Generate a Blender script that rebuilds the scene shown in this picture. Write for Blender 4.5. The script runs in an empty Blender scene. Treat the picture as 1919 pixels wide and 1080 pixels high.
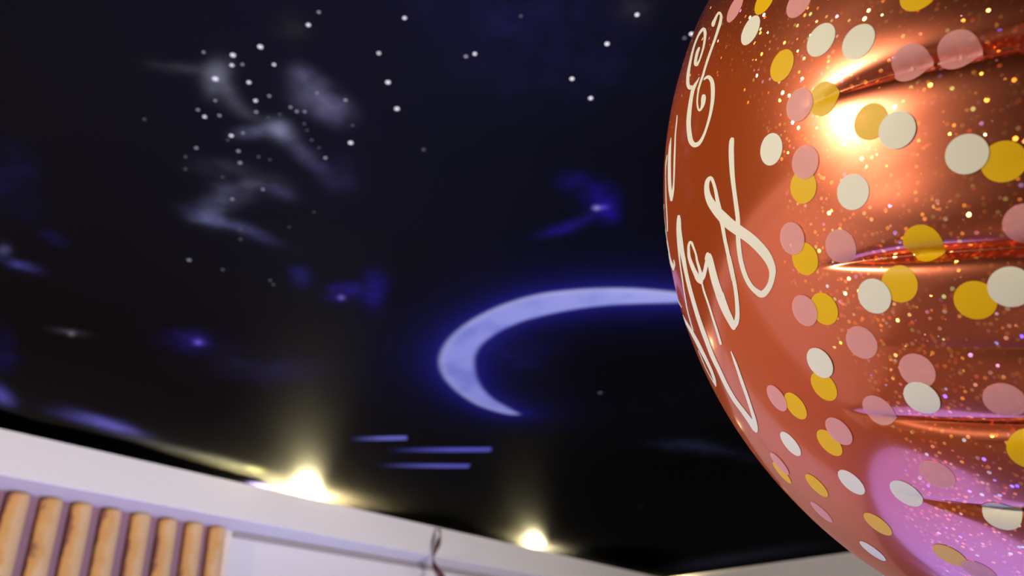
import bpy, bmesh, math, random
import numpy as np
from mathutils import Vector, Matrix
from mathutils.bvhtree import BVHTree

scene = bpy.context.scene
col = scene.collection
random.seed(7)
rng = np.random.default_rng(7)

# ------------------------------------------------------------------ camera
FPX = 1500.0
EYE = np.array([0.0, 0.0, 1.5])
RIGHT = np.array([0.60228421, -0.79654861, -0.05257417])
UP = np.array([-0.36352749, -0.33231118, 0.8702971])
FWD = np.array([0.71070493, 0.50505404, 0.4897131])
cam_data = bpy.data.cameras.new('camera')
cam = bpy.data.objects.new('camera', cam_data)
col.objects.link(cam)
cam.matrix_world = Matrix(((RIGHT[0], UP[0], -FWD[0], EYE[0]),
                           (RIGHT[1], UP[1], -FWD[1], EYE[1]),
                           (RIGHT[2], UP[2], -FWD[2], EYE[2]),
                           (0, 0, 0, 1)))
cam_data.sensor_width = 36.0
cam_data.lens = 36.0 * FPX / 1919.0
cam_data.clip_start = 0.02
cam_data.dof.use_dof = True
cam_data.dof.focus_distance = 0.36
cam_data.dof.aperture_fstop = 12.0
scene.camera = cam

# ------------------------------------------------------------------ world, exposure, lights
scene.view_settings.view_transform = 'Standard'
scene.view_settings.look = 'None'
scene.view_settings.gamma = 1.0
scene.view_settings.use_curve_mapping = False
scene.view_settings.exposure = 0.0

world = bpy.data.worlds.new('room_ambient')
scene.world = world
world.use_nodes = True
world.node_tree.nodes['Background'].inputs[0].default_value = (0.5, 0.45, 0.55, 1)
world.node_tree.nodes['Background'].inputs[1].default_value = 0.05


def area_light(name, loc, target, size, power, color, shape='DISK', spread=180):
    d = bpy.data.lights.new(name, 'AREA')
    d.shape = shape
    d.size = size
    d.energy = power
    d.color = color
    d.spread = math.radians(spread)
    o = bpy.data.objects.new(name, d)
    col.objects.link(o)
    o.location = loc
    o.rotation_euler = (Vector(target) - Vector(loc)).to_track_quat('-Z', 'Y').to_euler()
    return o


# warm lamp up by the ceiling over the left of the room (the hot glint on the foil)
area_light('warm_ceiling_lamp', (-1.9, 2.4, 2.62), (0.3, 1.0, 1.3), 0.26, 112, (1.0, 0.85, 0.64))
# violet light standing low in the room
area_light('violet_floor_light', (1.8, 1.95, 0.12), (1.8, 2.1, 2.0), 2.6, 56, (0.19, 0.23, 1.0))
# added fill behind the camera, lights the soffit and left wall
area_light('room_fill', (2.6, -2.0, 2.3), (2.4, 3.5, 2.3), 2.8, 60, (1.0, 0.89, 0.78))
# added pale fill behind the camera, aimed up to brighten the ceiling
area_light('ceiling_fill', (1.8, -1.4, 0.35), (2.3, 0.9, 2.7), 0.7, 150, (1.0, 0.93, 0.93))
# two small spots hidden in the cove above the soffit
for i, (x, y, z, p) in enumerate([(2.84, 3.465, 2.618, 760.0), (4.98, 3.465, 2.612, 850.0)]):
    d = bpy.data.lights.new('cove_lamp_light', 'POINT')
    d.energy = p
    d.color = (1.0, 0.86, 0.47)
    d.shadow_soft_size = 0.032
    o = bpy.data.objects.new('cove_lamp_light', d)
    col.objects.link(o)
    o.location = (x, y, z)


# ------------------------------------------------------------------ helpers
def ray(px, py):
    return FWD + RIGHT * (px - 960.0) / FPX - UP * (py - 540.0) / FPX


def at_z(px, py, z):
    d = ray(px, py)
    return EYE + d * ((z - EYE[2]) / d[2])


def at_y(px, py, y):
    d = ray(px, py)
    return EYE + d * ((y - EYE[1]) / d[1])


def lin(c):
    c = np.asarray(c, float) / 255.0
    return np.where(c <= 0.04045, c / 12.92, ((c + 0.055) / 1.055) ** 2.4)


def mesh_obj(name, verts, faces, mat, parent=None, smooth=False):
    me = bpy.data.meshes.new(name)
    me.from_pydata([tuple(v) for v in verts], [], faces)
    me.update()
    if smooth:
        me.polygons.foreach_set('use_smooth', [True] * len(me.polygons))
    if mat:
        me.materials.append(mat)
    o = bpy.data.objects.new(name, me)
    col.objects.link(o)
    if parent:
        o.parent = parent
    return o


def grid_obj(name, P, mat, parent=None, smooth=True, closed_u=False):
    """P: (nv, nu, 3) array -> quad grid mesh."""
    nv, nu = P.shape[:2]
    idx = np.arange(nv * nu).reshape(nv, nu)
    if closed_u:
        idx = np.concatenate([idx, idx[:, :1]], 1)
    q = np.stack([idx[:-1, :-1], idx[:-1, 1:], idx[1:, 1:], idx[1:, :-1]], -1).reshape(-1, 4)
    me = bpy.data.meshes.new(name)
    me.vertices.add(nv * nu)
    me.vertices.foreach_set('co', P.reshape(-1).astype(np.float32))
    me.loops.add(q.size)
    me.loops.foreach_set('vertex_index', q.reshape(-1).astype(np.int32))
    me.polygons.add(len(q))
    me.polygons.foreach_set('loop_start', np.arange(0, q.size, 4, dtype=np.int32))
    me.polygons.foreach_set('use_smooth', np.full(len(q), smooth))
    me.update(calc_edges=True)
    if mat:
        me.materials.append(mat)
    o = bpy.data.objects.new(name, me)
    col.objects.link(o)
    if parent:
        o.parent = parent
    return o


def box_obj(name, lo, hi, mat, parent=None, bevel=0.0):
    bm = bmesh.new()
    bmesh.ops.create_cube(bm, size=1.0)
    lo, hi = Vector(lo), Vector(hi)
    for v in bm.verts:
        v.co = Vector([(lo[k] + hi[k]) / 2 + v.co[k] * (hi[k] - lo[k]) for k in range(3)])
    if bevel:
        bmesh.ops.bevel(bm, geom=bm.edges[:], offset=bevel, segments=2, profile=0.5, affect='EDGES')
    me = bpy.data.meshes.new(name)
    bm.to_mesh(me)
    bm.free()
    me.materials.append(mat)
    o = bpy.data.objects.new(name, me)
    col.objects.link(o)
    if parent:
        o.parent = parent
    return o


def structure(o):
    o['kind'] = 'structure'
    return o


def new_mat(name):
    m = bpy.data.materials.new(name)
    m.use_nodes = True
    nt = m.node_tree
    return m, nt, nt.nodes['Principled BSDF']


def paint_mat(name, color, rough=0.7, spec=0.3, noise=0.04, scale=30.0, bump=0.0):
    m, nt, p = new_mat(name)
    tc = nt.nodes.new('ShaderNodeTexCoord')
    n = nt.nodes.new('ShaderNodeTexNoise')
    n.inputs['Scale'].default_value = scale
    n.inputs['Detail'].default_value = 4
    nt.links.new(tc.outputs['Object'], n.inputs['Vector'])
    r = nt.nodes.new('ShaderNodeMapRange')
    r.inputs['To Min'].default_value = 1 - noise
    r.inputs['To Max'].default_value = 1 + noise
    nt.links.new(n.outputs['Fac'], r.inputs['Value'])
    mix = nt.nodes.new('ShaderNodeVectorMath')
    mix.operation = 'SCALE'
    mix.inputs[0].default_value = color
    nt.links.new(r.outputs['Result'], mix.inputs['Scale'])
    nt.links.new(mix.outputs['Vector'], p.inputs['Base Color'])
    p.inputs['Roughness'].default_value = rough
    p.inputs['Specular IOR Level'].default_value = spec
    if bump:
        b = nt.nodes.new('ShaderNodeBump')
        b.inputs['Strength'].default_value = bump
        b.inputs['Distance'].default_value = 0.002
        nt.links.new(n.outputs['Fac'], b.inputs['Height'])
        nt.links.new(b.outputs['Normal'], p.inputs['Normal'])
    return m


# ------------------------------------------------------------------ room shell
CEIL = 2.7
SOFFIT_Y = 3.33          # front face of the soffit
SOFFIT_TOP = 2.65
SOFFIT_BOTTOM = 2.477
WALL_Y = 3.545
XMIN, YMIN = -4.5, -3.2
B0 = at_z(1290, 1078, CEIL)
B1 = at_z(1590, 1036, CEIL)
bdir = (B1 - B0) / (B0[1] - B1[1])


def wall_b_x(y):
    return B0[0] + bdir[0] * (B0[1] - y)


white_wall = paint_mat('white_wall_paint', (0.70, 0.69, 0.66), 0.8, 0.2, 0.03, 60, 0.15)
soffit_mat = paint_mat('soffit_paint', (0.79, 0.765, 0.70), 0.7, 0.2, 0.02, 60, 0.1)
grey_wall = paint_mat('grey_wall_paint', (0.58, 0.53, 0.47), 0.8, 0.2, 0.03, 40, 0.15)
floor_mat = paint_mat('floor_laminate', (0.13, 0.09, 0.08), 0.5, 0.3, 0.1, 8)
strip_mat = paint_mat('strip_paint', (0.34, 0.31, 0.28), 0.6, 0.3, 0.05, 40)

xb_near, xb_far = wall_b_x(YMIN), wall_b_x(WALL_Y)
T = 0.12
structure(box_obj('floor', (XMIN, YMIN, -0.1), (max(xb_near, xb_far) + 0.2, WALL_Y + T, 0.0), floor_mat))
structure(box_obj('wall_left', (XMIN, WALL_Y, 0.0), (xb_far + 0.2, WALL_Y + T, CEIL + 0.05), white_wall))
dark_wall = paint_mat('dark_wall_paint', (0.10, 0.07, 0.06), 0.8, 0.2, 0.03, 40, 0.15)
structure(box_obj('wall_behind', (XMIN - T, YMIN, 0.0), (XMIN, WALL_Y + T, CEIL + 0.05), dark_wall))
structure(box_obj('wall_right', (XMIN, YMIN - T, 0.0), (xb_near + 0.2, YMIN, CEIL + 0.05), white_wall))
# the far wall, slightly out of square as in the photograph
wb = []
for z in (0.0, CEIL + 0.05):
    wb += [(xb_far, WALL_Y, z), (xb_near, YMIN, z), (xb_near + T, YMIN, z), (xb_far + T, WALL_Y, z)]
structure(mesh_obj('wall_far', wb, [(0, 1, 5, 4), (1, 2, 6, 5), (2, 3, 7, 6), (3, 0, 4, 7), (3, 2, 1, 0), (4, 5, 6, 7)], grey_wall))

# soffit: U-shaped trough (front lip, underside, open cove above) along the left wall
th = 0.02
prof = [(SOFFIT_Y, SOFFIT_TOP), (SOFFIT_Y, SOFFIT_BOTTOM + 0.004), (SOFFIT_Y + 0.004, SOFFIT_BOTTOM),
        (WALL_Y, SOFFIT_BOTTOM), (WALL_Y, SOFFIT_BOTTOM + th), (SOFFIT_Y + th, SOFFIT_BOTTOM + th),
        (SOFFIT_Y + th, SOFFIT_TOP)]
sv = []
for x in (XMIN, wall_b_x(SOFFIT_Y)):
    sv += [(x, y, z) for y, z in prof]
n = len(prof)
sf = [(i, (i + 1) % n, n + (i + 1) % n, n + i) for i in range(n)] + [tuple(range(n))[::-1], tuple(range(n, 2 * n))]
sof = structure(mesh_obj('trim_1', sv, sf, soffit_mat))
sof['label'] = 'pale painted soffit box with a lavender lit underside along the left wall'
# thin grey strip where the soffit meets the wall
structure(box_obj('trim_2', (2.45, WALL_Y - 0.014, SOFFIT_BOTTOM - 0.030), (wall_b_x(WALL_Y) - 0.01, WALL_Y, SOFFIT_BOTTOM), strip_mat, None, 0.004))

# ------------------------------------------------------------------ ceiling with the printed night sky
def axis(parts):
    out = []
    for a, b, s in parts:
        out.append(np.arange(a, b, s))
    return np.concatenate(out + [[parts[-1][1]]])


gx = axis([(XMIN, 0.15, 0.15), (0.15, 3.4, 0.0075), (3.4, xb_near + 0.15, 0.014)])
gy = axis([(YMIN, -0.8, 0.15), (-0.8, 3.55, 0.0075), (3.55, WALL_Y + 0.1, 0.02)])
GX, GY = np.meshgrid(gx, gy)
K = 2.05          # brightness the print's paper white reaches under the room's light


def sstep(a, b, x):
    t = np.clip((x - a) / (b - a), 0, 1)
    return t * t * (3 - 2 * t)


def val_noise(x, y, seed):
    r = np.random.default_rng(seed)
    tab = r.random((64, 64))
    xi, yi = np.floor(x).astype(int), np.floor(y).astype(int)
    fx, fy = x - xi, y - yi
    fx, fy = fx * fx * (3 - 2 * fx), fy * fy * (3 - 2 * fy)
    a, b = tab[yi % 64, xi % 64], tab[yi % 64, (xi + 1) % 64]
    c, d = tab[(yi + 1) % 64, xi % 64], tab[(yi + 1) % 64, (xi + 1) % 64]
    return (a * (1 - fx) + b * fx) * (1 - fy) + (c * (1 - fx) + d * fx) * fy


def fbm(x, y, seed, octv=4):
    s, amp, t = 0, 1.0, 0.0
    for o in range(octv):
        s = s + amp * val_noise(x * 2 ** o + 17.3 * o, y * 2 ** o + 9.1 * o, seed + o)
        t += amp
        amp *= 0.55
    return s / t


sky = np.zeros(GX.shape + (3,))
base_noise = fbm(GX * 1.6 + 20, GY * 1.6 + 20, 3)
warm = fbm(GX * 1.1 + 5, GY * 1.1 + 40, 11)
night_a, night_b = lin((10, 9, 14)), lin((22, 18, 18))
w = np.clip((GX * -0.5 + GY * 0.55 + 0.15 + (warm - 0.5) * 1.4), 0, 1)[..., None]
sky[:] = night_a * (1 - w) + night_b * w
sky *= (0.6 + 0.8 * base_noise)[..., None]
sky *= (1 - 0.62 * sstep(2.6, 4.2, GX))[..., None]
cl_noise = fbm(GX * 9 + 50, GY * 9 + 50, 23, 5)
cl_fine = fbm(GX * 22 + 50, GY * 22 + 50, 37, 4)


def blob(px, py, rx, ry, ang, color, rough=1.0, gain=1.0):
    """A soft printed cloud: a Gaussian laid on the ceiling plane."""
    c = at_z(px, py, CEIL)
    ca, sa = math.cos(math.radians(ang)), math.sin(math.radians(ang))
    u = at_z(px + rx * ca, py + rx * sa, CEIL) - c
    v = at_z(px - ry * sa, py + ry * ca, CEIL) - c
    A = np.linalg.inv(np.array([[u[0], v[0]], [u[1], v[1]]]))
    dx, dy = GX - c[0], GY - c[1]
    a = A[0, 0] * dx + A[0, 1] * dy
    b = A[1, 0] * dx + A[1, 1] * dy
    wob = (cl_noise - 0.5) * 1.5 * rough
    g = np.exp(-np.clip((a + wob * 0.8) ** 2 + (b + wob) ** 2, 0, 30) * 0.9)
    g = g * np.clip(1 - rough * 1.0 + rough * 2.0 * cl_fine, 0, 2)
    sky[:] += (g * gain)[..., None] * lin(color)


for b in [
    (405, 143, 20, 24, 20, (128, 128, 146)), (345, 128, 40, 9, 5, (62, 60, 66)), (430, 172, 26, 12, 50, (92, 90, 106)),
    (565, 148, 26, 18, 60, (80, 78, 104)), (605, 182, 44, 20, 35, (98, 94, 124)), (630, 212, 30, 18, 30, (76, 72, 100)),
    (585, 200, 34, 14, 20, (84, 80, 104)), (525, 245, 22, 16, 30, (134, 134, 160)), (485, 248, 34, 10, -5, (88, 88, 112)),
    (560, 278, 30, 13, 40, (78, 74, 104)), (600, 310, 30, 13, 45, (52, 48, 76)), (455, 208, 36, 12, 30, (66, 62, 70)),
    (430, 318, 46, 16, 5, (48, 48, 60)), (425, 372, 40, 18, -8, (88, 88, 112)), (388, 403, 28, 15, 10, (112, 112, 146)),
    (430, 422, 46, 9, 18, (86, 86, 122)), (500, 350, 44, 16, 10, (56, 54, 66)), (525, 362, 24, 10, 20, (60, 56, 90)),
    (490, 442, 40, 9, 25, (50, 48, 80)), (470, 345, 40, 10, -10, (54, 52, 58)), (630, 330, 30, 30, 0, (30, 26, 56)),
    (1078, 346, 26, 18, 10, (22, 12, 112)), (1128, 378, 24, 22, 30, (28, 12, 136)), (1140, 400, 14, 10, 0, (26, 6, 120)),
    (1046, 430, 36, 9, -18, (28, 14, 112)), (1090, 408, 26, 7, -20, (24, 14, 86)),
    (566, 522, 16, 16, 30, (36, 32, 100)), (660, 548, 34, 14, -8, (42, 26, 128)), (702, 545, 18, 26, 10, (44, 22, 140)),
    (372, 642, 12, 8, 0, (72, 50, 160)), (362, 640, 38, 16, 0, (36, 22, 92)), (130, 622, 26, 5, 8, (80, 78, 80)),
    (30, 350, 40, 46, 0, (14, 14, 66)), (104, 448, 22, 11, 25, (24, 18, 82)), (4, 468, 11, 9, 0, (110, 110, 150)),
    (32, 494, 34, 8, 18, (84, 80, 156)), (6, 660, 20, 34, 0, (18, 14, 72)), (500, 690, 90, 24, 5, (32, 26, 58)),
    (1290, 836, 46, 9, 3, (34, 40, 64)), (1350, 845, 46, 6, 6, (26, 26, 46)), (1420, 862, 30, 6, 0, (24, 22, 34)),
    (1190, 18, 30, 20, 0, (34, 32, 34)), (545, 50, 28, 22, 0, (38, 34, 26)), (975, 20, 160, 60, 0, (18, 14, 58)),
    (1040, 130, 160, 50, 0, (12, 12, 46)), (960, 660, 60, 30, 0, (16, 14, 60)),
]:
    blob(*b)
for b in [(640, 558, 5, 4, 0, (150, 132, 220)), (1118, 390, 5, 4, 0, (176, 156, 240)), (1128, 389, 10, 4, -5, (96, 76, 190)),
          (372, 642, 5, 4, 0, (134, 124, 190)), (135, 626, 5, 4, 0, (150, 150, 150)), (1200, 950, 6, 5, 0, (18, 30, 22))]:
    blob(*b, rough=0.0)


def on_ceiling(pts):
    return np.array([at_z(x, y, CEIL)[:2] for x, y in pts])


def smooth_line(pts, n=8, closed=False):
    p = np.array(pts, float)
    out = []
    N = len(p)
    rngi = range(N if closed else N - 1)
    for i in rngi:
        if closed:
            p0, p1, p2, p3 = p[i - 1], p[i], p[(i + 1) % N], p[(i + 2) % N]
        else:
            p1, p2 = p[i], p[i + 1]
            p0 = p[i - 1] if i else 2 * p1 - p2
            p3 = p[i + 2] if i + 2 < N else 2 * p2 - p1
        for k in range(n):
            t = k / n
            out.append(0.5 * ((2 * p1) + (-p0 + p2) * t + (2 * p0 - 5 * p1 + 4 * p2 - p3) * t * t + (-p0 + 3 * p1 - 3 * p2 + p3) * t ** 3))
    if not closed:
        out.append(p[-1])
    return np.array(out)


def signed_dist(poly, mask):
    """Signed distance to a polygon (positive inside) at the grid points in mask."""
    X, Y = GX[mask], GY[mask]
    dmin = np.full(X.shape, 1e9)
    inside = np.zeros(X.shape, bool)
    for i in range(len(poly)):
        x0, y0 = poly[i - 1]
        x1, y1 = poly[i]
        ex, ey = x1 - x0, y1 - y0
        L = ex * ex + ey * ey + 1e-12
        t = np.clip(((X - x0) * ex + (Y - y0) * ey) / L, 0, 1)
        dmin = np.minimum(dmin, (X - x0 - t * ex) ** 2 + (Y - y0 - t * ey) ** 2)
        cr = (y0 > Y) != (y1 > Y)
        if ey != 0:
            inside ^= cr & (X < x0 + (Y - y0) / ey * ex)
    d = np.sqrt(dmin)
    return np.where(inside, d, -d)


def near(poly, m):
    return ((GX > poly[:, 0].min() - m) & (GX < poly[:, 0].max() + m) & (GY > poly[:, 1].min() - m) & (GY < poly[:, 1].max() + m))


# the crescent moon
outer = [(1345, 560), (1300, 552), (1254, 546), (1195, 541), (1136, 540), (1076, 543), (1017, 550), (964, 563.5), (913, 584), (869, 610),
         (839, 638), (824.5, 666), (824.5, 690), (836, 713), (860, 737), (892.5, 758), (928, 771), (958, 777.5), (976, 777)]
inner = [(976, 777), (952, 764), (928, 750), (907, 731), (894, 707), (889.5, 684), (891, 666), (904, 645), (934, 623),
         (972.5, 605), (1017, 592), (1076, 580), (1136, 572.5), (1195, 569.5), (1254, 568), (1300, 566), (1345, 562)]
sm_out = smooth_line(on_ceiling(outer), 6)
moon = np.concatenate([sm_out, smooth_line(on_ceiling(inner), 6)[1:-1]])
mk = near(moon, 0.35)
sd = signed_dist(moon, mk)
# how far from the bright outer rim
do = np.full(sd.shape, 1e9)
for i in range(1, len(sm_out)):
    x0, y0 = sm_out[i - 1]
    x1, y1 = sm_out[i]
    ex, ey = x1 - x0, y1 - y0
    t = np.clip(((GX[mk] - x0) * ex + (GY[mk] - y0) * ey) / (ex * ex + ey * ey + 1e-12), 0, 1)
    do = np.minimum(do, np.hypot(GX[mk] - x0 - t * ex, GY[mk] - y0 - t * ey))
rim = np.exp(-(do / 0.022) ** 2)[:, None]
patch = sstep(0.35, 0.75, fbm(GX[mk] * 9 + 3, GY[mk] * 9 + 8, 71))[:, None]
body = lin((178, 180, 255))*1.15 * (1 - 0.45 * patch) + lin((110, 126, 235)) * 0.45 * patch
body = body * (1 - 0.65 * rim) + lin((222, 222, 255)) * 0.65 * rim
a_m = sstep(-0.010, 0.014, sd)[:, None]
glow = np.exp(-np.clip(-sd, 0, 9) / 0.050)[:, None] * lin((30, 26, 128)) + np.exp(-np.clip(-sd, 0, 9) / 0.13)[:, None] * lin((12, 10, 62))
cur = sky[mk]
sky[mk] = (cur + glow) * (1 - a_m) + body * a_m

# three shooting-star streaks
for (xa, ya), (xb, yb), hw, colr in [((648, 823.5), (763, 821), 4.2, (150, 148, 250)), ((716, 844), (921, 843), 4.4, (128, 122, 246)),
                                     ((700, 872.5), (880, 874), 4.2, (128, 122, 236))]:
    a2, b2 = at_z(xa, ya, CEIL)[:2], at_z(xb, yb, CEIL)[:2]
    wd = np.linalg.norm(at_z(xb, yb + hw, CEIL)[:2] - at_z(xb, yb - hw, CEIL)[:2]) / 2
    e = b2 - a2
    t = ((GX - a2[0]) * e[0] + (GY - a2[1]) * e[1]) / (e @ e)
    # half width of the streak: measured across its own direction
    ax_ = at_z(xb, yb + hw, CEIL)[:2] - b2
    nrm = np.array([-e[1], e[0]]) / np.linalg.norm(e)
    half = abs(ax_ @ nrm)
    dn = np.abs((GX - a2[0]) * nrm[0] + (GY - a2[1]) * nrm[1])
    g = sstep(0.0, 0.75, t) * (1 - sstep(0.985, 1.01, t)) * (1 - sstep(half * 0.5, half * 1.25, dn))
    sky[:] = sky * (1 - g[..., None]) + g[..., None] * lin(colr)

# dark mist-edged hills along the bottom of the print
for b in [(205, 796, 52, 9, 17, (128, 120, 226)), (140, 784, 40, 6, 14, (62, 54, 120)), (2, 742, 22, 12, 35, (120, 114, 220)),
          (330, 842, 70, 6, 15, (76, 76, 80)), (430, 868, 60, 7, 15, (112, 112, 108)), (478, 880, 16, 5, 12, (120, 118, 96))]:  # grey mist yellows towards the lamp, lamplight painted into the print colour
    blob(*b, rough=0.35)
hills = [on_ceiling([(-260, 690), (-60, 748), (0, 765), (67, 787), (150, 804), (247, 827), (330, 854), (400, 874), (450, 888),
                     (490, 897), (504, 907), (512, 925)]).tolist() + on_ceiling([(512, 927), (-260, 752)]).tolist(),
         on_ceiling([(668, 958), (720, 956), (800, 957), (860, 966), (905, 980), (950, 1000), (985, 1022)]).tolist() + on_ceiling([(985, 1030), (668, 962)]).tolist(),
         on_ceiling([(1062, 1042), (1110, 1027), (1190, 1026), (1236, 1034), (1262, 1052)]).tolist() + on_ceiling([(1262, 1081), (1062, 1044)]).tolist()]
gloss = np.ones(GX.shape)
for hi_, h in enumerate(hills):
    h = np.array(h)
    # the print's dark edge runs on past the soffit, into the cove
    mask_h = near(h, 0.3)
    s = signed_dist(h, mask_h)
    k = sstep(-0.015, 0.025, s) if hi_ == 0 else sstep(-0.22, 0.14, s)
    sky[mask_h] = sky[mask_h] * (1 - k[:, None]) + lin((1, 1, 2)) * k[:, None]
    gloss[mask_h] *= 1 - k
for b in [(490, 911, 16, 4, 12, (66, 60, 124)), (1420, 1040, 110, 9, -8, (46, 48, 70)), (1330, 1056, 60, 8, -8, (40, 44, 70))]:
    blob(*b, rough=0.15)

P = np.stack([GX, GY, np.full_like(GX, CEIL)], -1)
ceil_mat, nt, p = new_mat('printed_stretch_ceiling')
at = nt.nodes.new('ShaderNodeAttribute')
at.attribute_name = 'print'
nt.nodes.remove(p)
dp = nt.nodes.new('ShaderNodeBsdfDiffuse')
nt.links.new(at.outputs['Color'], dp.inputs['Color'])
sat = nt.nodes.new('ShaderNodeBsdfAnisotropic')      # satin sheen of the stretched film
sat.distribution = 'BECKMANN'
sat.inputs['Roughness'].default_value = 0.515
gl = nt.nodes.new('ShaderNodeMath')
gl.operation = 'MULTIPLY'
gl.inputs[1].default_value = 0.0105
nt.links.new(at.outputs['Alpha'], gl.inputs[0])
cm = nt.nodes.new('ShaderNodeMixShader')
nt.links.new(gl.outputs[0], cm.inputs[0])
nt.links.new(dp.outputs[0], cm.inputs[1])
nt.links.new(sat.outputs[0], cm.inputs[2])
nt.links.new(cm.outputs[0], nt.nodes['Material Output'].inputs['Surface'])
ceiling = structure(grid_obj('ceiling', P[::-1], ceil_mat, None, False))
attr = ceiling.data.attributes.new('print', 'FLOAT_COLOR', 'POINT')
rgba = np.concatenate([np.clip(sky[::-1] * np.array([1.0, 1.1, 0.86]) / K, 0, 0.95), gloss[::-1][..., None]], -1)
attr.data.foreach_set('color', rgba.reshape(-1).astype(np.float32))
ceiling['label'] = 'night sky mural ceiling with printed crescent moon, stars and clouds'

# printed stars: thin flat discs of print on the membrane
star_w, star_m, star_d = [paint_mat(nm_, c, 0.6, 0.1, 0.05, 200) for nm_, c in
                          (('star_print_bright', (0.90, 0.90, 0.82)), ('star_print_mid', (0.34, 0.34, 0.33)), ('star_print_dim', (0.11, 0.11, 0.108)))]
ring = [(math.cos(t), math.sin(t)) for t in np.linspace(0, 2 * math.pi, 13)[:-1]]
star_meshes = {}
for key, m in (('b', star_w), ('m', star_m), ('d', star_d)):
    me = bpy.data.meshes.new('printed_star')
    me.from_pydata([(x, y, 0.0) for x, y in ring] + [(x, y, 0.0003) for x, y in ring], [],
                   [tuple(range(11, -1, -1))] + [(i, (i + 1) % 12, 12 + (i + 1) % 12, 12 + i) for i in range(12)])
    me.materials.append(m)
    star_meshes[key] = me
Z6 = lambda X, Y: (250 + X / 2.7, 60 + Y / 2.7)
Z9 = lambda X, Y: (680 + X / 2.4547, Y / 2.4547)
stars = [(*Z6(x, y), r, k) for x, y, r, k in [
    (644, 73, 5.6, 'b'), (505, 115, 5.4, 'b'), (500, 166, 4.2, 'b'), (553, 162, 3.2, 'm'), (357, 100, 3.2, 'm'), (713, 163, 3.6, 'b'),
    (416, 235, 6.2, 'b'), (586, 253, 4.4, 'b'), (689, 322, 3.4, 'm'), (620, 346, 4.2, 'b'), (416, 345, 3.2, 'm'), (328, 392, 3.5, 'm'),
    (362, 427, 4.0, 'b'), (437, 421, 3.5, 'm'), (623, 403, 3.6, 'm'), (797, 379, 3.2, 'm'), (828, 400, 3.4, 'm'), (868, 401, 3.0, 'm'),
    (931, 307, 2.8, 'm'), (1075, 343, 3.6, 'm'), (866, 463, 3.0, 'd'), (880, 495, 2.6, 'd'), (1110, 471, 2.8, 'd'), (903, 544, 3.0, 'd'),
    (941, 584, 2.6, 'd'), (1101, 559, 5.0, 'b'), (973, 635, 3.8, 'm'), (497, 523, 4.4, 'b'), (556, 509, 3.2, 'm'), (479, 545, 3.0, 'd'),
    (320, 585, 3.8, 'm'), (265, 630, 3.2, 'd'), (265, 692, 3.2, 'd'), (533, 601, 4.0, 'm'), (541, 660, 4.2, 'm'), (635, 630, 3.2, 'd'),
    (692, 645, 2.6, 'd'), (452, 733, 3.0, 'd'), (657, 795, 3.4, 'm'), (502, 844, 3.6, 'm'), (543, 998, 3.4, 'd'), (543, 1048, 3.4, 'd'),
    (58, 440, 3.2, 'd'), (1243, 106, 3.8, 'b'), (742, 415, 3.0, 'd'), (684, 430, 2.6, 'd'), (790, 986, 2.4, 'd'), (915, 910, 2.4, 'd')]]
stars += [(*Z9(x, y), r, k) for x, y, r, k in [
    (193, 81, 4.0, 'b'), (75, 243, 4.0, 'b'), (117, 377, 5.0, 'b'), (158, 499, 5.0, 'b'), (728, 72, 3.0, 'd'), (475, 258, 3.6, 'm'),
    (516, 246, 3.8, 'b'), (1262, 66, 4.0, 'b'), (1124, 200, 4.4, 'b'), (963, 361, 4.2, 'b'), (1049, 450, 4.2, 'b'), (1512, 154, 4.0, 'b'),
    (1480, 173, 3.6, 'd'), (281, 687, 3.6, 'd')]]
stars += [(578.5, 46, 4.4, 'b'), (598, 22, 3.4, 'm'), (355, 487, 4.4, 'm'), (418, 505, 3.6, 'd'), (507, 525, 3.4, 'd'), (513, 533, 3.2, 'd'),
          (1125, 736, 4.0, 'd')]
for x, y, r, k in stars:
    c = at_z(x, y, CEIL)
    rad = np.linalg.norm(at_z(x + r * 0.92, y, CEIL) - c)
    o = bpy.data.objects.new('printed_star', star_meshes[k])
    col.objects.link(o)
    o.parent = ceiling
    o.location = (c[0], c[1], CEIL - 0.0012)
    o.scale = (rad, rad, 1)

# ------------------------------------------------------------------ cove lamps (small spots on the soffit shelf)
lamp_body = paint_mat('lamp_metal', (0.7, 0.7, 0.7), 0.35, 0.5, 0.02, 50)
em_mat, nt, p = new_mat('lamp_glass')
p.inputs['Base Color'].default_value = (1, 0.9, 0.7, 1)
p.inputs['Emission Color'].default_value = (1.0, 0.83, 0.5, 1)
p.inputs['Emission Strength'].default_value = 4.0


def lathe(name, prof, mat, parent, seg=20):
    P_ = np.array([[(r * math.cos(t), r * math.sin(t), z) for t in np.linspace(0, 2 * math.pi, seg + 1)[:-1]] for r, z in prof])
    return grid_obj(name, P_, mat, parent, True, True)


for i, x in enumerate((2.84, 4.98)):
    e = bpy.data.objects.new('cove_lamp', None)
    col.objects.link(e)
    e.location = (x, 3.465, SOFFIT_BOTTOM + th)
    e['label'] = ('small warm spot lamp in the soffit cove, nearer the slatted panel', 'small warm spot lamp in the soffit cove, nearer the far corner')[i]
    e['category'] = 'lamp'
    lathe('lamp_body', [(0.001, 0.0), (0.035, 0.0), (0.035, 0.07), (0.03, 0.08), (0.026, 0.081)], lamp_body, e)
    lathe('bulb', [(0.026, 0.08), (0.024, 0.088), (0.015, 0.096), (0.001, 0.099)], em_mat, e)

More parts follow.
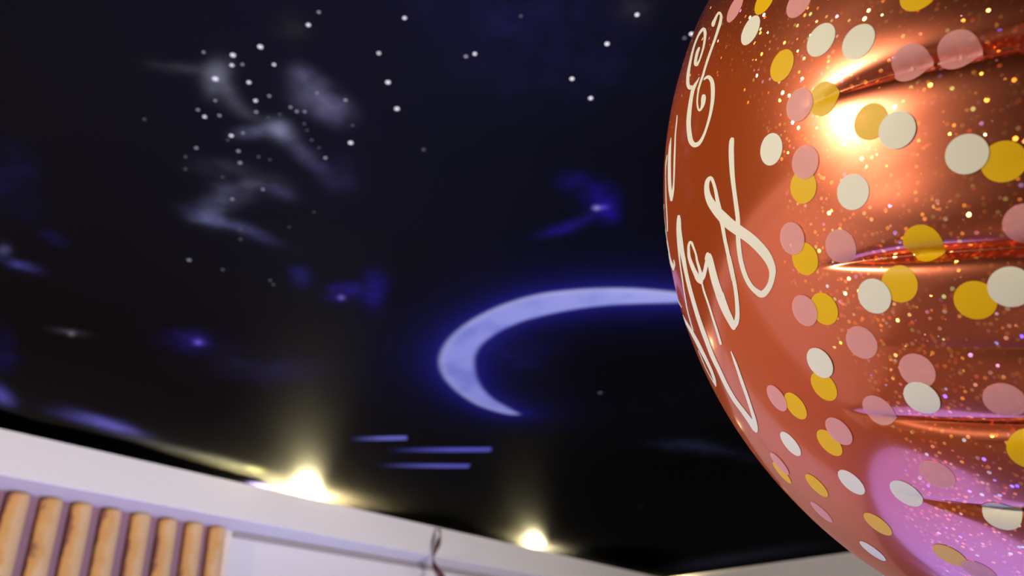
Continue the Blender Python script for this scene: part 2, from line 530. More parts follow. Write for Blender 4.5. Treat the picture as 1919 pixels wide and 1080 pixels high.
# ------------------------------------------------------------------ slatted wooden panel on the left wall
wood, nt, p = new_mat('pine_slat_wood')
tc = nt.nodes.new('ShaderNodeTexCoord')
oi = nt.nodes.new('ShaderNodeObjectInfo')
ofs = nt.nodes.new('ShaderNodeVectorMath')
ofs.operation = 'MULTIPLY_ADD'
ofs.inputs[1].default_value = (7, 11, 13)
nt.links.new(oi.outputs['Random'], ofs.inputs[0])
nt.links.new(tc.outputs['Object'], ofs.inputs[2])
mp = nt.nodes.new('ShaderNodeMapping')
mp.inputs['Scale'].default_value = (10, 10, 11)
nt.links.new(ofs.outputs['Vector'], mp.inputs['Vector'])
nz = nt.nodes.new('ShaderNodeTexNoise')
nz.inputs['Scale'].default_value = 1.0
nz.inputs['Detail'].default_value = 5
nt.links.new(mp.outputs['Vector'], nz.inputs['Vector'])
sx = nt.nodes.new('ShaderNodeSeparateXYZ')
nt.links.new(tc.outputs['Object'], sx.inputs[0])
# ragged darker orange band on one side of each batten: x runs across the slat
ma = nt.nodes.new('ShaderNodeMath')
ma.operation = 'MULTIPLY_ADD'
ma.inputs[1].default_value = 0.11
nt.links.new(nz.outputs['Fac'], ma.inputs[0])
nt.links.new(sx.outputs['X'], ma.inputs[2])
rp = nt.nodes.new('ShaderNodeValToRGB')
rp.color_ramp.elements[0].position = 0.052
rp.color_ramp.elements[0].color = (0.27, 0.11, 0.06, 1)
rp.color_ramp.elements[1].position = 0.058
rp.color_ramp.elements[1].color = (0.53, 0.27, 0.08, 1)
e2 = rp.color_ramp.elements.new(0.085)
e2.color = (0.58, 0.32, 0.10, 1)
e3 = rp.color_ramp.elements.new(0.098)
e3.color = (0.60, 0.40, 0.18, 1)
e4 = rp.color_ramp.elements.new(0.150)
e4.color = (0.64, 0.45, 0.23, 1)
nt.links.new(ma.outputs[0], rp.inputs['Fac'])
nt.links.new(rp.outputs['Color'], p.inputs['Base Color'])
p.inputs['Roughness'].default_value = 0.55
p.inputs['Specular IOR Level'].default_value = 0.3

panel = bpy.data.objects.new('slatted_panel', None)
col.objects.link(panel)
panel.location = (1.7, WALL_Y, 0.0)
panel['label'] = 'wall panel of upright knotty pine slats under the soffit, lower left'
panel['category'] = 'wall panel'
gap_shade_mat = paint_mat('slat_gap_shade', (0.30, 0.17, 0.20), 0.8, 0.2, 0.1, 20)  # dark mauve puts the shade between the slats into the backing colour
edge_mat = paint_mat('panel_edge_board', (0.80, 0.70, 0.54), 0.6, 0.2, 0.05, 20)
slat_right = [1.452, 1.585, 1.713, 1.846, 1.985, 2.119, 2.256, 2.382]
slat_right = [0.92, 1.053, 1.186, 1.319] + slat_right
SL_W, SL_D = 0.098, 0.050
me_slat = None
bp = box_obj('backing_board', (0.80 - 1.7, -0.012, 0.0), (2.40 - 1.7, -0.001, SOFFIT_BOTTOM - 0.001), gap_shade_mat, panel)
# rounded batten, 12-point section with softened front
sec = [(0.0, 0.0), (0.0, -0.026), (0.006, -0.038), (0.018, -0.046), (0.036, -0.050), (0.062, -0.050), (0.080, -0.046), (0.092, -0.038), (0.098, -0.026), (0.098, 0.0)]
HT = SOFFIT_BOTTOM - 0.005
bmv, bmf = [], []
levels = [(0.0, 0.0), (HT - 0.022, 0.0), (HT - 0.008, 0.002), (HT - 0.002, 0.006), (HT, 0.010)]
for z, ins in levels:
    for x, y in sec:
        sc_ = 1 - ins / 0.05
        bmv.append((0.049 + (x - 0.049) * (1 - ins / 0.049), y * (1 - ins * 6) if y < 0 else 0.0, z))
ns = len(sec)
for l in range(len(levels) - 1):
    for i in range(ns):
        j = (i + 1) % ns
        bmf.append((l * ns + i, l * ns + j, (l + 1) * ns + j, (l + 1) * ns + i))
bmf += [tuple(range(ns))[::-1], tuple((len(levels) - 1) * ns + i for i in range(ns))]
bmf = [tuple(reversed(f_)) for f_ in bmf]
me_slat = bpy.data.meshes.new('slat')
me_slat.from_pydata(bmv, [], bmf)
me_slat.update()
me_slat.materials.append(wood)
bm = bmesh.new()
bm.from_mesh(me_slat)
bmesh.ops.recalc_face_normals(bm, faces=bm.faces)
bm.to_mesh(me_slat)
bm.free()
me_slat.polygons.foreach_set('use_smooth', [True] * len(me_slat.polygons))
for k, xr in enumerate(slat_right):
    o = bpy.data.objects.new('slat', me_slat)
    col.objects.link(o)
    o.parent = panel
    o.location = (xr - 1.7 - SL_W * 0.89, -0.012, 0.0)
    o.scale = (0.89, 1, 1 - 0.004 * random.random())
eb = box_obj('edge_board', (2.392 - 1.7, -0.022, 0.0), (2.432 - 1.7, -0.0005, SOFFIT_BOTTOM - 0.024), edge_mat, panel, 0.004)
eb['label'] = 'pale cream edge board'

# ------------------------------------------------------------------ curled ribbon hanging from the soffit face
rib_mat, nt, p = new_mat('maroon_ribbon')
wv = nt.nodes.new('ShaderNodeTexNoise')
wv.inputs['Scale'].default_value = 90
rp = nt.nodes.new('ShaderNodeValToRGB')
rp.color_ramp.elements[0].color = (0.060, 0.014, 0.016, 1)
rp.color_ramp.elements[1].color = (0.115, 0.028, 0.03, 1)
nt.links.new(wv.outputs['Fac'], rp.inputs['Fac'])
nt.links.new(rp.outputs['Color'], p.inputs['Base Color'])
p.inputs['Roughness'].default_value = 0.4
top = at_y(826, 991, SOFFIT_Y - 0.055)
axx = at_y(815, 1030, SOFFIT_Y - 0.037)
RR, PITCH, RW = 0.034, 0.29, 0.066
rows_ = []
N = 150
for i in range(N):
    s = i / (N - 1)
    turn = s * 3.0
    an = -2 * math.pi * turn          # starts at the right, passes the front, then left, then back
    cx, cy = axx[0] + 0.05 * min(turn, 1.0) + RR * math.cos(an), (SOFFIT_Y - 0.036) + RR * math.sin(an)
    z = top[2] - PITCH * turn
    wdt = RW * (0.06 + 0.94 * min(1, turn / 0.12)) * 0.5
    if i == 0:                        # the narrow tip runs back and is stuck to the soffit
        for q in (0.0355, 0.024, 0.012):
            rows_.append([(cx, cy + q, z + wdt), (cx, cy + q, z - wdt)])
    rows_.append([(cx, cy, z + wdt), (cx, cy, z - wdt)])
RP = np.array(rows_)
rad_dir = np.stack([RP[..., 0] - axx[0] - 0.05 * np.clip((top[2] - RP.mean(1)[:, None, 2]) / PITCH, 0, 1), RP[..., 1] - (SOFFIT_Y - 0.036), np.zeros(RP.shape[:2])], -1)
rad_dir /= np.linalg.norm(rad_dir, axis=-1, keepdims=True)
tape = np.concatenate([RP, (RP - rad_dir * 0.0006)[:, ::-1]], 1)
rb = grid_obj('curled_ribbon', tape, rib_mat, None, True, True)
rb['label'] = 'dark maroon curled ribbon hanging in front of the soffit'
rb['category'] = 'ribbon'

# ------------------------------------------------------------------ foil balloon
BC = np.array([0.41774982, 0.00021978, 0.20924897]) + EYE
AX = np.array([-0.52217194, 0.82177699, -0.22807683])
AX /= np.linalg.norm(AX)
EX = np.array([0.51881852, 0.09383478, -0.849719])
EX -= AX * (EX @ AX)
EX /= np.linalg.norm(EX)
EY = np.array([-0.67687798, -0.5620299, -0.47535102])
EY -= AX * (EY @ AX) + EX * (EY @ EX)
EY /= np.linalg.norm(EY)
BR, BCZ, RD = 0.2, 0.15484, 0.00624

# puckers: (phi in degrees at r/R=.5, at r/R=.85, radius where it begins, depth, width)
creases = [(132.5, 113.2, 0.60, 0.0060, 0.0020), (98.3, 90.8, 0.47, 0.0056, 0.0018), (64.6, 72.4, 0.48, 0.0054, 0.0020),
           (45.0, 60.4, 0.59, 0.0056, 0.0018), (81.6, 80.4, 0.54, 0.0011, 0.0022), (33.0, 40.0, 0.72, 0.004, 0.003),
           (146, 136, 0.74, 0.004, 0.003), (12, 16, 0.74, 0.004, 0.003), (165, 160, 0.74, 0.004, 0.003), (106, 101, 0.78, 0.0030, 0.003)]
for ph in range(186, 355, 17):
    creases.append((ph + random.uniform(-3, 3), ph + random.uniform(-3, 3), random.uniform(0.6, 0.72), 0.004, 0.0034))


def crease_height(phi_deg, r):
    h = np.zeros(np.broadcast(phi_deg, r).shape)
    for p0, p1, rs, dep, wd in creases:
        ph = p0 + (p1 - p0) * (r - 0.5) / 0.35
        d = (phi_deg - ph + 180) % 360 - 180
        s = np.radians(d) * r * BR
        ramp = sstep(rs - 0.02, rs + 0.22, r)
        h -= dep * ramp * np.exp(-(np.sqrt(s * s + 0.0006 ** 2) - 0.0006) / (wd * (0.75 + 0.45 * ramp)))
        # pillowy swell of the lobes on both sides of the pucker
        h += 0.10 * dep * ramp * np.exp(-((np.abs(s) - 0.014) / 0.010) ** 2)
    return h


phi_f = np.concatenate([np.arange(0, 180, 0.18), np.arange(180, 360, 1.0)])
# meridian parameter: z = c*cos(t), r = R*sin(t), small wobble of the film near the seam
t_f = np.concatenate([np.linspace(0.002, 1.45, 190), np.linspace(1.46, math.pi / 2, 16)])
t_b = np.linspace(math.pi / 2, math.pi - 0.002, 60)[1:]
tt = np.concatenate([t_f, t_b])
TT, PH = np.meshgrid(tt, phi_f, indexing='ij')
rr, zz = np.sin(TT), np.cos(TT)
hh = crease_height(PH, rr)
fine = 0.00022 * (fbm(PH * 0.10 + 3, rr * 3 + 2, 91, 3) - 0.5) * 2 * sstep(0.45, 0.8, rr)
hh = hh + fine
nr, nz_ = rr / BR, zz / BCZ
nl = np.hypot(nr, nz_)
nr, nz_ = nr / nl, nz_ / nl
rad_ = rr * BR + hh * nr
zax = zz * BCZ + hh * nz_
cph, sph = np.cos(np.radians(PH)), np.sin(np.radians(PH))
BP = BC + zax[..., None] * AX + (rad_ * cph)[..., None] * EX + (rad_ * sph)[..., None] * EY

balloon = bpy.data.objects.new('foil_balloon', None)
col.objects.link(balloon)
balloon['label'] = 'large rose gold foil balloon with confetti dots and white script lettering'
balloon['category'] = 'balloon'

foil, nt, p = new_mat('rose_gold_foil')
p.inputs['Metallic'].default_value = 1.0
p.inputs['Base Color'].default_value = (0.80, 0.21, 0.11, 1)
p.inputs['Roughness'].default_value = 0.15
p.inputs['Coat Weight'].default_value = 1.0        # clear film over the metal layer
p.inputs['Coat Roughness'].default_value = 0.08
outn = nt.nodes['Material Output']
haze = nt.nodes.new('ShaderNodeBsdfPrincipled')
haze.inputs['Metallic'].default_value = 1.0
haze.inputs['Base Color'].default_value = (0.90, 0.26, 0.15, 1)
haze.inputs['Roughness'].default_value = 0.34
dif = nt.nodes.new('ShaderNodeBsdfDiffuse')
dif.inputs['Color'].default_value = (0.64, 0.105, 0.014, 1)
m1 = nt.nodes.new('ShaderNodeMixShader')
m1.inputs[0].default_value = 0.48
nt.links.new(p.outputs[0], m1.inputs[1])
nt.links.new(haze.outputs[0], m1.inputs[2])
m2 = nt.nodes.new('ShaderNodeMixShader')
m2.inputs[0].default_value = 0.5
nt.links.new(m1.outputs[0], m2.inputs[1])
nt.links.new(dif.outputs[0], m2.inputs[2])
# holographic glitter: tiny facets, each with its own tilt and hue
tc = nt.nodes.new('ShaderNodeTexCoord')
vo = nt.nodes.new('ShaderNodeTexVoronoi')
vo.inputs['Scale'].default_value = 580.0
nt.links.new(tc.outputs['Object'], vo.inputs['Vector'])
geo = nt.nodes.new('ShaderNodeNewGeometry')
sub = nt.nodes.new('ShaderNodeVectorMath')
sub.operation = 'SUBTRACT'
sub.inputs[1].default_value = (0.5, 0.5, 0.5)
nt.links.new(vo.outputs['Color'], sub.inputs[0])
scl = nt.nodes.new('ShaderNodeVectorMath')
scl.operation = 'SCALE'
scl.inputs['Scale'].default_value = 0.95
nt.links.new(sub.outputs[0], scl.inputs[0])
add = nt.nodes.new('ShaderNodeVectorMath')
add.operation = 'ADD'
nt.links.new(geo.outputs['Normal'], add.inputs[0])
nt.links.new(scl.outputs[0], add.inputs[1])
nrmz = nt.nodes.new('ShaderNodeVectorMath')
nrmz.operation = 'NORMALIZE'
nt.links.new(add.outputs[0], nrmz.inputs[0])
wn = nt.nodes.new('ShaderNodeTexWhiteNoise')
nt.links.new(vo.outputs['Position'], wn.inputs['Vector'])
hue = nt.nodes.new('ShaderNodeValToRGB')
els = hue.color_ramp.elements
els[0].position, els[0].color = 0.0, (1.0, 0.25, 0.04, 1)
els[1].position, els[1].color = 1.0, (0.55, 0.30, 1.0, 1)
for pos, c in ((0.35, (1.0, 0.42, 0.06, 1)), (0.55, (1.0, 0.10, 0.05, 1)), (0.72, (1.0, 0.75, 0.25, 1)), (0.84, (0.55, 1.0, 0.30, 1)), (0.92, (1.0, 0.45, 0.75, 1))):
    e_ = els.new(pos)
    e_.color = c
nt.links.new(wn.outputs['Value'], hue.inputs['Fac'])
fl = nt.nodes.new('ShaderNodeBsdfGlossy')
fl.inputs['Roughness'].default_value = 0.22
nt.links.new(hue.outputs['Color'], fl.inputs['Color'])
nt.links.new(nrmz.outputs[0], fl.inputs['Normal'])
# flake mask: centre of some cells only, and only outside the plain lettering field
lt = nt.nodes.new('ShaderNodeMath')
lt.operation = 'LESS_THAN'
lt.inputs[1].default_value = 0.42
nt.links.new(vo.outputs['Distance'], lt.inputs[0])
sepc = nt.nodes.new('ShaderNodeSeparateColor')
nt.links.new(wn.outputs['Color'], sepc.inputs[0])
gt = nt.nodes.new('ShaderNodeMath')
gt.operation = 'GREATER_THAN'
gt.inputs[1].default_value = 0.48
nt.links.new(sepc.outputs[1], gt.inputs[0])
ga = nt.nodes.new('ShaderNodeAttribute')
ga.attribute_name = 'glitter'
mu = nt.nodes.new('ShaderNodeMath')
mu.operation = 'MULTIPLY'
nt.links.new(lt.outputs[0], mu.inputs[0])
nt.links.new(gt.outputs[0], mu.inputs[1])
mu2 = nt.nodes.new('ShaderNodeMath')
mu2.operation = 'MULTIPLY'
nt.links.new(mu.outputs[0], mu2.inputs[0])
nt.links.new(ga.outputs['Fac'], mu2.inputs[1])
mu3 = nt.nodes.new('ShaderNodeMath')
mu3.operation = 'MULTIPLY'
mu3.inputs[1].default_value = 0.8
nt.links.new(mu2.outputs[0], mu3.inputs[0])
inkf = nt.nodes.new('ShaderNodeMapRange')     # the lettering field is printed, the border is bare foil
inkf.inputs['To Min'].default_value = 0.42
inkf.inputs['To Max'].default_value = 0.035
fa = nt.nodes.new('ShaderNodeAttribute')
fa.attribute_name = 'bare_foil'
nt.links.new(fa.outputs['Fac'], inkf.inputs['Value'])
nt.links.new(inkf.outputs[0], m2.inputs[0])
hzf = nt.nodes.new('ShaderNodeMapRange')
hzf.inputs['To Min'].default_value = 0.2
hzf.inputs['To Max'].default_value = 0.47
nt.links.new(fa.outputs['Fac'], hzf.inputs['Value'])
nt.links.new(hzf.outputs[0], m1.inputs[0])
blk = nt.nodes.new('ShaderNodeMixShader')     # glitter glints are added on top of the film
holdb = nt.nodes.new('ShaderNodeBsdfDiffuse')
holdb.inputs['Color'].default_value = (0, 0, 0, 1)
nt.links.new(mu3.outputs[0], blk.inputs[0])
nt.links.new(holdb.outputs[0], blk.inputs[1])
nt.links.new(fl.outputs[0], blk.inputs[2])
m3 = nt.nodes.new('ShaderNodeAddShader')
nt.links.new(m2.outputs[0], m3.inputs[0])
nt.links.new(blk.outputs[0], m3.inputs[1])
nt.links.new(m3.outputs[0], outn.inputs['Surface'])

body_o = grid_obj('foil_skin', BP, foil, balloon, True, True)
ga_ = body_o.data.attributes.new('glitter', 'FLOAT', 'POINT')
# plain copper-printed lettering field in the middle of the face, glitter and bare foil round it
def skin_guess(px, py):
    d = ray(px, py)
    tq = np.linspace(0.1, 0.6, 4000)
    q = d[None] * tq[:, None] + EYE - BC
    z = q @ AX
    f = ((q * q).sum(1) - z * z) / BR ** 2 + (z / BCZ) ** 2 - 1
    return EYE + d * tq[(f < 0).argmax()]


c1, c2 = skin_guess(1310, 420), skin_guess(1440, 760)
c3 = skin_guess(1545, 950)
dist = np.minimum(np.minimum(np.linalg.norm(BP - c1, axis=-1), np.linalg.norm(BP - c2, axis=-1)), np.linalg.norm(BP - c3, axis=-1) + 0.015)
gm = sstep(0.060, 0.082, dist)
fm = sstep(0.060, 0.118, dist)
fa_ = body_o.data.attributes.new('bare_foil', 'FLOAT', 'POINT')
fa_.data.foreach_set('value', fm.reshape(-1).astype(np.float32))
ga_.data.foreach_set('value', gm.reshape(-1).astype(np.float32))

# outward-facing normals
me = body_o.data
v0 = np.array(me.polygons[len(me.polygons) // 3].normal)
c0 = np.array(me.polygons[len(me.polygons) // 3].center)
if (c0 - BC) @ v0 < 0:
    me.flip_normals()
me.update()

# flat heat-sealed rim round the seam, and the filling neck with its tether
rim_P = np.array([[BC + EX * (r * math.cos(t)) + EY * (r * math.sin(t)) + AX * z for t in np.linspace(0, 2 * math.pi, 241)[:-1]]
                  for r, z in ((BR - 0.004, 0.0006), (BR + 0.007, 0.0004), (BR + 0.007, -0.0004), (BR - 0.004, -0.0006))])
grid_obj('seam_rim', rim_P, foil, balloon, True, True)
down = np.array([0, 0, -1.0])
down -= AX * (AX @ down)
down /= np.linalg.norm(down)
side = np.cross(AX, down)
nk = []
for s, wd, tk in ((0.0, 0.018, 0.004), (0.02, 0.013, 0.003), (0.035, 0.010, 0.0015), (0.05, 0.014, 0.001), (0.065, 0.015, 0.001)):
    c = BC + down * (BR - 0.006 + s)
    nk.append([c + side * wd * math.cos(a) + AX * tk * math.sin(a) for a in np.linspace(0, 2 * math.pi, 17)[:-1]])
grid_obj('neck', np.array(nk), foil, balloon, True, True)
knot = BC + down * (BR + 0.030)
tp = []
for i in range(40):
    s = i / 39
    c = np.array([knot[0] + 0.012 * math.sin(9 * s), knot[1] - 0.012 * math.cos(8 * s) + 0.012, knot[2] * (1 - s) + 0.004 * s])
    tp.append([c + np.array([0.0025 * math.cos(a + 5 * s), 0.0025 * math.sin(a + 5 * s), 0]) * (1 if k % 2 else 0.3) for k, a in enumerate(np.linspace(0, 2 * math.pi, 5)[:-1])])
grid_obj('tether_ribbon', np.array(tp), rib_mat, balloon, True, True)

# ---- print on the foil: dots and script follow the inflated skin
print('balloon verts', len(me.vertices))
verts_l = BP.reshape(-1, 3)
me.calc_loop_triangles()
tri = np.empty(len(me.loop_triangles) * 3, np.int32)
me.loop_triangles.foreach_get('vertices', tri)
bvh = BVHTree.FromPolygons([Vector(v) for v in verts_l.tolist()], tri.reshape(-1, 3).tolist())


def smooth_normal(pnt):
    q = pnt - BC
    z = q @ AX
    rv = q - AX * z
    n_ = rv / BR ** 2 + AX * z / BCZ ** 2
    return n_ / np.linalg.norm(n_)


def skin_from_pixel(px, py):
    d = Vector(ray(px, py)).normalized()
    h = bvh.ray_cast(Vector(EYE), d, 2.0)
    return None if h[0] is None else np.array(h[0])


def skin_along(pt, nrm, lift):
    h = bvh.ray_cast(Vector(pt + nrm * 0.03), Vector(-nrm), 0.08)
    if h[0] is None:
        return pt + nrm * lift
    return np.array(h[0]) + nrm * lift


def ink_mat(name, color, see=0.0, rough=0.45):
    m, nt, p = new_mat(name)
    nzn = nt.nodes.new('ShaderNodeTexNoise')
    nzn.inputs['Scale'].default_value = 900
    mr = nt.nodes.new('ShaderNodeMapRange')
    mr.inputs['To Min'].default_value = 0.95
    mr.inputs['To Max'].default_value = 1.05
    nt.links.new(nzn.outputs['Fac'], mr.inputs['Value'])
    sc_ = nt.nodes.new('ShaderNodeVectorMath')
    sc_.operation = 'SCALE'
    sc_.inputs[0].default_value = color
    nt.links.new(mr.outputs[0], sc_.inputs['Scale'])
    nt.links.new(sc_.outputs[0], p.inputs['Base Color'])
    p.inputs['Roughness'].default_value = rough
    p.inputs['Specular IOR Level'].default_value = 0.25
    if see:
        tr = nt.nodes.new('ShaderNodeBsdfTransparent')
        mx = nt.nodes.new('ShaderNodeMixShader')
        mx.inputs[0].default_value = see
        nt.links.new(p.outputs[0], mx.inputs[1])
        nt.links.new(tr.outputs[0], mx.inputs[2])
        nt.links.new(mx.outputs[0], nt.nodes['Material Output'].inputs['Surface'])
    return m


ink = {'w': ink_mat('cream_ink', (0.86, 0.87, 0.77), 0.0), 'y': ink_mat('mustard_ink', (0.90, 0.56, 0.005), 0.04),
       'p': ink_mat('pink_ink', (0.92, 0.45, 0.46), 0.22)}
ink_label = {'w': 'cream printed dot', 'y': 'mustard yellow printed dot', 'p': 'translucent pink printed dot'}
# (x, y, colour, layer)
dots = [(1378, 16, 'p', 1), (1434, 0, 'y', 1), (1407, 57, 'w', 1), (1466, 123, 'y', 1), (1539, 75, 'w', 1), (1498, 4, 'p', 1),
        (1499, 197, 'p', 2), (1545, 186, 'y', 1), (1446, 280, 'w', 1), (1510, 304, 'p', 2), (1506, 350, 'y', 1), (1723, -12, 'y', 1),
        (1609, 78, 'w', 1), (1711, 122, 'p', 1), (1800, 100, 'p', 1), (1632, 228, 'y', 1), (1682, 244, 'w', 2), (1812.5, 289, 'w', 2),
        (1881.5, 303, 'y', 1), (1599, 360, 'w', 1), (1575.5, 462, 'p', 1), (1730, 456, 'y', 1), (1686, 533, 'y', 1), (1639.5, 555, 'w', 2),
        (1828, 563, 'y', 1), (1894, 538, 'w', 2), (1615, 642, 'p', 1), (1719, 695, 'p', 1), (1924, 420, 'p', 1), (1485.7, 447, 'p', 2),
        (1509, 485, 'y', 1), (1509, 582, 'p', 2), (1545, 579, 'y', 1), (1537.5, 680, 'w', 2), (1544.5, 724, 'y', 1), (1457, 746, 'p', 2),
        (1491.5, 761, 'y', 1), (1573, 808, 'p', 2), (1555, 830, 'y', 1), (1482, 832, 'w', 1), (1462, 869, 'p', 2), (1466, 886, 'y', 1),
        (1531, 910, 'y', 1), (1596, 904, 'w', 1), (1540, 960, 'p', 1), (1728, 746, 'w', 2), (1883, 751, 'p', 1), (1647, 769, 'p', 1),
        (1757, 889.5, 'p', 1), (1698.5, 924.5, 'w', 1), (1645.5, 982.5, 'y', 1), (1878.5, 958, 'w', 1), (1780, 1041, 'y', 1),
        (1636, 1033, 'w', 1), (1604, 1045, 'w', 1), (1928, 846, 'y', 1), (1834, 1070, 'p', 1)]
SEG = 32
made = []


def make_dot(pos, kind, layer, rad):
    nrm = smooth_normal(pos)
    t1 = np.cross(nrm, [0.2, 0.3, 0.93])
    t1 /= np.linalg.norm(t1)
    t2 = np.cross(nrm, t1)
    lift = 0.00018 * layer
    vs = [skin_along(pos, nrm, lift)]
    for k in range(1, 6):
        for i in range(SEG):
            a = 2 * math.pi * i / SEG
            q = pos + (t1 * math.cos(a) + t2 * math.sin(a)) * rad * k / 5
            vs.append(skin_along(q, nrm, lift))
    fs = [(0, 1 + i, 1 + (i + 1) % SEG) for i in range(SEG)]
    for k in range(4):
        b0, b1 = 1 + k * SEG, 1 + (k + 1) * SEG
        fs += [(b0 + i, b1 + i, b1 + (i + 1) % SEG, b0 + (i + 1) % SEG) for i in range(SEG)]
    o = mesh_obj('confetti_dot', vs, fs, ink[kind], balloon, True)
    o['label'] = ink_label[kind]


for px, py, kind, layer in dots:
    pos = skin_from_pixel(px, py)
    if pos is None:
        continue
    made.append(pos)
    make_dot(pos, kind, layer, RD)
# more dots round the part of the border the photograph leaves out of frame
tries = 0
extra = 0
while extra < 150 and tries < 9000:
    tries += 1
    ph, r = random.uniform(0, 2 * math.pi), random.uniform(0.45, 0.985)
    z = math.sqrt(1 - r * r) * random.choice((1, 1, -1))
    pos = BC + AX * z * BCZ + (EX * math.cos(ph) + EY * math.sin(ph)) * r * BR
    q = pos - EYE
    zc = q @ FWD
    px, py = 960 + FPX * (q @ RIGHT) / zc, 540 - FPX * (q @ UP) / zc
    if -60 < px < 1985 and -60 < py < 1140 and smooth_normal(pos) @ (EYE - pos) > -0.02:
        continue
    if any(np.linalg.norm(pos - m_) < 0.0135 for m_ in made):
        continue
    made.append(pos)
    make_dot(pos, random.choice('wyp'), 1, RD)
    extra += 1

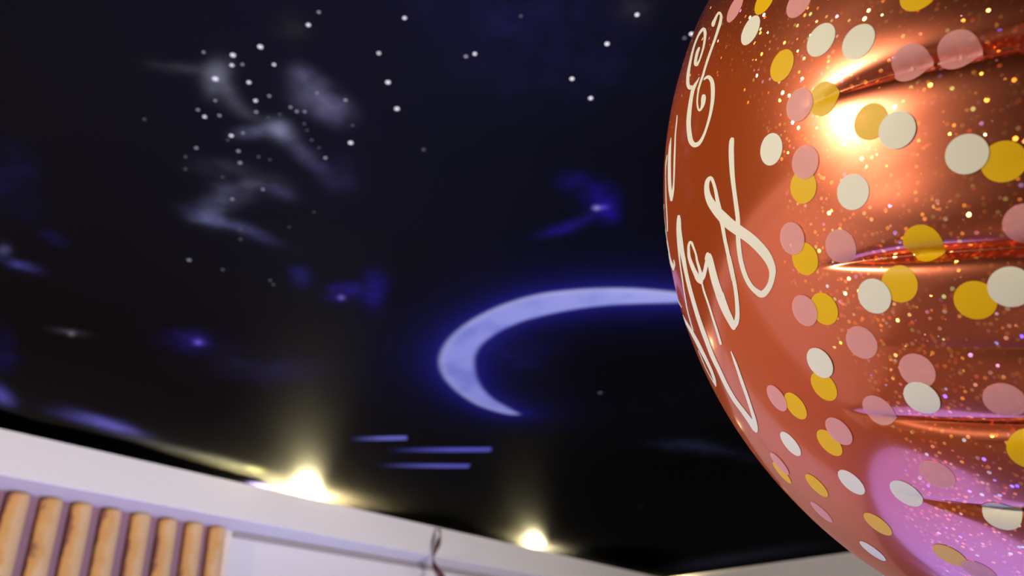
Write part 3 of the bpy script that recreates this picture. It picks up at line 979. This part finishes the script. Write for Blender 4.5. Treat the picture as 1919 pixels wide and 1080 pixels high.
# ---- script lettering, stroke by stroke (x, y, width), each run measured in its own enlarged window
WIN = {'A': (1270, 10, 7.71), 'B': (1270, 140, 7.71), 'C': (1235, 210, 7.71), 'D': (1235, 340, 7.71),
       'E': (1310, 250, 6.353), 'F': (1310, 400, 6.353), 'G': (1250, 480, 6.353), 'H': (1270, 640, 5.684)}
strokes = {
    'ampersand': [
        [('A', [(515, 310, 26), (522, 265, 52), (548, 205, 40), (575, 145, 32), (608, 108, 32), (634, 150, 36), (625, 240, 44), (592, 350, 40), (546, 490, 36), (492, 640, 34), (440, 790, 34), (402, 910, 32)]),
         ('B', [(374, 10, 32), (345, 90, 32), (315, 190, 28), (298, 290, 24), (290, 390, 24), (298, 470, 26), (320, 518, 28), (350, 488, 34), (372, 425, 56), (380, 360, 68), (385, 310, 58), (388, 285, 30)])],
        [('B', [(385, 75, 20), (420, 44, 36), (460, 38, 56), (500, 90, 58), (515, 180, 60), (516, 300, 56), (506, 420, 50), (482, 560, 42), (446, 700, 36), (400, 840, 36), (345, 955, 46), (292, 1008, 62), (238, 1010, 74), (196, 950, 72), (176, 840, 70), (166, 720, 66), (171, 600, 64), (186, 460, 58), (206, 330, 52), (226, 230, 52), (260, 150, 42), (295, 90, 24), (322, 35, 6)])],
        [('B', [(225, 170, 40), (182, 190, 56), (158, 140, 50), (155, 60, 46)]),
         ('A', [(165, 960, 44), (186, 840, 36), (216, 700, 30), (256, 560, 26), (306, 440, 28), (350, 368, 38), (388, 346, 46), (404, 400, 44), (400, 480, 36), (385, 590, 30), (355, 700, 26), (320, 800, 26), (280, 860, 44), (264, 835, 44), (272, 770, 42), (290, 690, 42), (310, 635, 36), (324, 605, 20)])],
    ],
    'letter_m': [
        [('C', [(270, 46, 12), (262, 150, 18), (245, 320, 20), (238, 500, 24), (231, 700, 26), (226, 880, 24), (222, 1000, 22)]), ('D', [(218, 60, 24), (207, 150, 34), (188, 285, 24)])],
        [('C', [(181, 370, 8), (166, 520, 34), (158, 700, 44), (158, 850, 46), (160, 980, 48)]), ('D', [(164, 60, 48), (170, 150, 46), (184, 285, 24)])],
        [('C', [(127, 620, 12), (112, 720, 16), (105, 800, 13), (104, 900, 10)]), ('D', [(106, 60, 11), (110, 250, 14), (118, 400, 15), (126, 550, 15), (130, 725, 14)])],
        [('D', [(76, 330, 8), (79, 450, 12), (87, 580, 18), (102, 720, 20), (121, 850, 22), (141, 970, 24)]), ('G', [(37, 0, 18), (50, 60, 26), (68, 110, 36), (85, 168, 20)])],
        [('G', [(82, 165, 18), (96, 100, 18), (86, 45, 10)])],
        [('D', [(296, 488, 30), (297, 560, 58), (301, 700, 64), (316, 850, 74)]), ('G', [(188, -40, 54), (205, 40, 52), (225, 150, 46), (255, 290, 46), (290, 430, 48), (330, 570, 48), (375, 720, 50), (430, 880, 52), (480, 1010, 54)]),
         ('H', [(335, 50, 46), (380, 165, 46), (440, 290, 44), (520, 460, 44), (610, 620, 46), (700, 740, 48), (780, 850, 56), (826, 925, 54), (850, 968, 22)])],
        [('H', [(846, 955, 30), (838, 910, 44), (822, 830, 40), (790, 720, 34), (740, 570, 34), (690, 430, 34), (650, 310, 30), (610, 200, 26), (574, 103, 10)])],
        [('D', [(274, 560, 16), (273, 700, 22), (282, 880, 22)]), ('G', [(152, -20, 20), (165, 100, 16), (190, 270, 16), (215, 440, 14), (250, 640, 14), (290, 790, 14), (320, 890, 12)])],
        [('G', [(74, 322, 14), (95, 430, 22), (130, 560, 22), (180, 690, 26), (240, 800, 30), (300, 900, 38), (360, 1010, 44)]), ('H', [(242, 60, 40), (272, 120, 38), (320, 215, 34), (370, 325, 30), (400, 415, 28), (414, 478, 12)])],
        [('H', [(408, 462, 14), (372, 405, 10), (315, 300, 8), (262, 180, 8), (226, 92, 6)])],
        [('G', [(88, 370, 6), (120, 470, 8), (155, 560, 8), (182, 612, 6)])],
    ],
    'letter_r': [
        [('D', [(500, 930, 26), (482, 892, 34), (456, 880, 36), (437, 930, 36), (436, 1000, 40)]), ('G', [(272, 20, 40), (305, 115, 48), (345, 205, 54), (385, 280, 66), (425, 322, 40)])],
        [('D', [(478, 890, 28), (502, 945, 32), (524, 1005, 30), (545, 1070, 28)]), ('G', [(364, 55, 28), (383, 120, 32), (402, 190, 40), (412, 240, 50)])],
        [('G', [(395, 290, 60), (430, 250, 60), (455, 190, 46), (472, 110, 44), (486, 40, 44)]), ('F', [(95, 540, 40), (108, 490, 40), (125, 474, 34)])],
        [('F', [(126, 476, 30), (134, 520, 62), (148, 600, 78), (170, 700, 84), (205, 830, 88), (258, 985, 92)]), ('G', [(632, 450, 100), (670, 560, 96), (715, 670, 88), (760, 760, 80), (798, 850, 54), (803, 878, 24)])],
        [('G', [(800, 860, 40), (828, 800, 60), (845, 720, 54), (846, 640, 50), (836, 500, 46), (812, 330, 46), (776, 150, 46), (742, 10, 50)]),
         ('F', [(420, 800, 48), (386, 640, 44), (348, 460, 42), (316, 315, 42), (296, 200, 44), (284, 120, 48)])],
        [('G', [(424, 322, 20), (450, 425, 24), (500, 570, 24), (550, 730, 26), (600, 885, 28), (645, 1040, 28)]), ('H', [(466, 30, 20)])],
    ],
    'letter_s': [
        [('F', [(282, 120, 50), (268, 60, 60)]), ('E', [(245, 900, 60), (224, 790, 46), (206, 690, 40), (182, 600, 38), (150, 532, 40), (112, 562, 52), (98, 640, 60), (112, 740, 76), (152, 830, 96), (220, 925, 112), (290, 1000, 126)]),
         ('F', [(370, 125, 132), (480, 205, 130), (600, 288, 126), (700, 378, 122), (790, 480, 116), (850, 580, 98), (880, 680, 82), (870, 790, 68), (830, 890, 70), (760, 962, 82), (690, 930, 66), (620, 860, 56), (560, 750, 54), (515, 610, 54), (490, 480, 54), (476, 350, 54), (472, 250, 56), (470, 150, 54), (468, 60, 52)]),
         ('E', [(452, 880, 52), (426, 690, 50), (405, 510, 56), (394, 330, 62), (391, 180, 62), (398, 85, 54), (412, 52, 26)])],
    ],
}
letter_label = {'ampersand': 'cream ampersand lettering', 'letter_m': 'cream script letter at the balloon edge', 'letter_r': 'cream script letter r', 'letter_s': 'cream script letter s'}
for name, runs in strokes.items():
    V, Fc = [], []
    for si, stroke in enumerate(runs):
        pts = []
        for wname, seq in stroke:
            x0, y0, s = WIN[wname]
            pts += [(x0 + x / s, y0 + y / s, max(1.1, wd / s)) for x, y, wd in seq]
        line = smooth_line(pts, 7)
        tg = np.gradient(line[:, :2], axis=0)
        tg /= np.maximum(np.linalg.norm(tg, axis=1, keepdims=True), 1e-6)
        nn = np.stack([-tg[:, 1], tg[:, 0]], 1)
        # round the two ends
        prev = False
        NW = 5
        for i in range(len(line)):
            hits = []
            for f_ in np.linspace(-0.5, 0.5, NW):
                q = line[i, :2] + nn[i] * line[i, 2] * f_
                h = skin_from_pixel(q[0], q[1])
                hits.append(h)
            if any(h is None for h in hits):
                good = [h for h in hits if h is not None]
                if len(good) < 2:
                    prev = False
                    continue
                last = good[0]
                for k in range(NW):
                    if hits[k] is None:
                        nxt = [h for h in hits[k:] if h is not None]
                        hits[k] = nxt[0] if nxt else last
                    last = hits[k]
            base = len(V)
            for h in hits:
                V.append(h + smooth_normal(h) * (0.00014 + 0.000012 * si))
            if prev:
                for k in range(NW - 1):
                    a = base - NW + k
                    Fc.append((a, a + 1, base + k + 1, base + k))
            prev = True
    o = mesh_obj(name, V, Fc, ink['w'], balloon, True)
    o['label'] = letter_label[name]
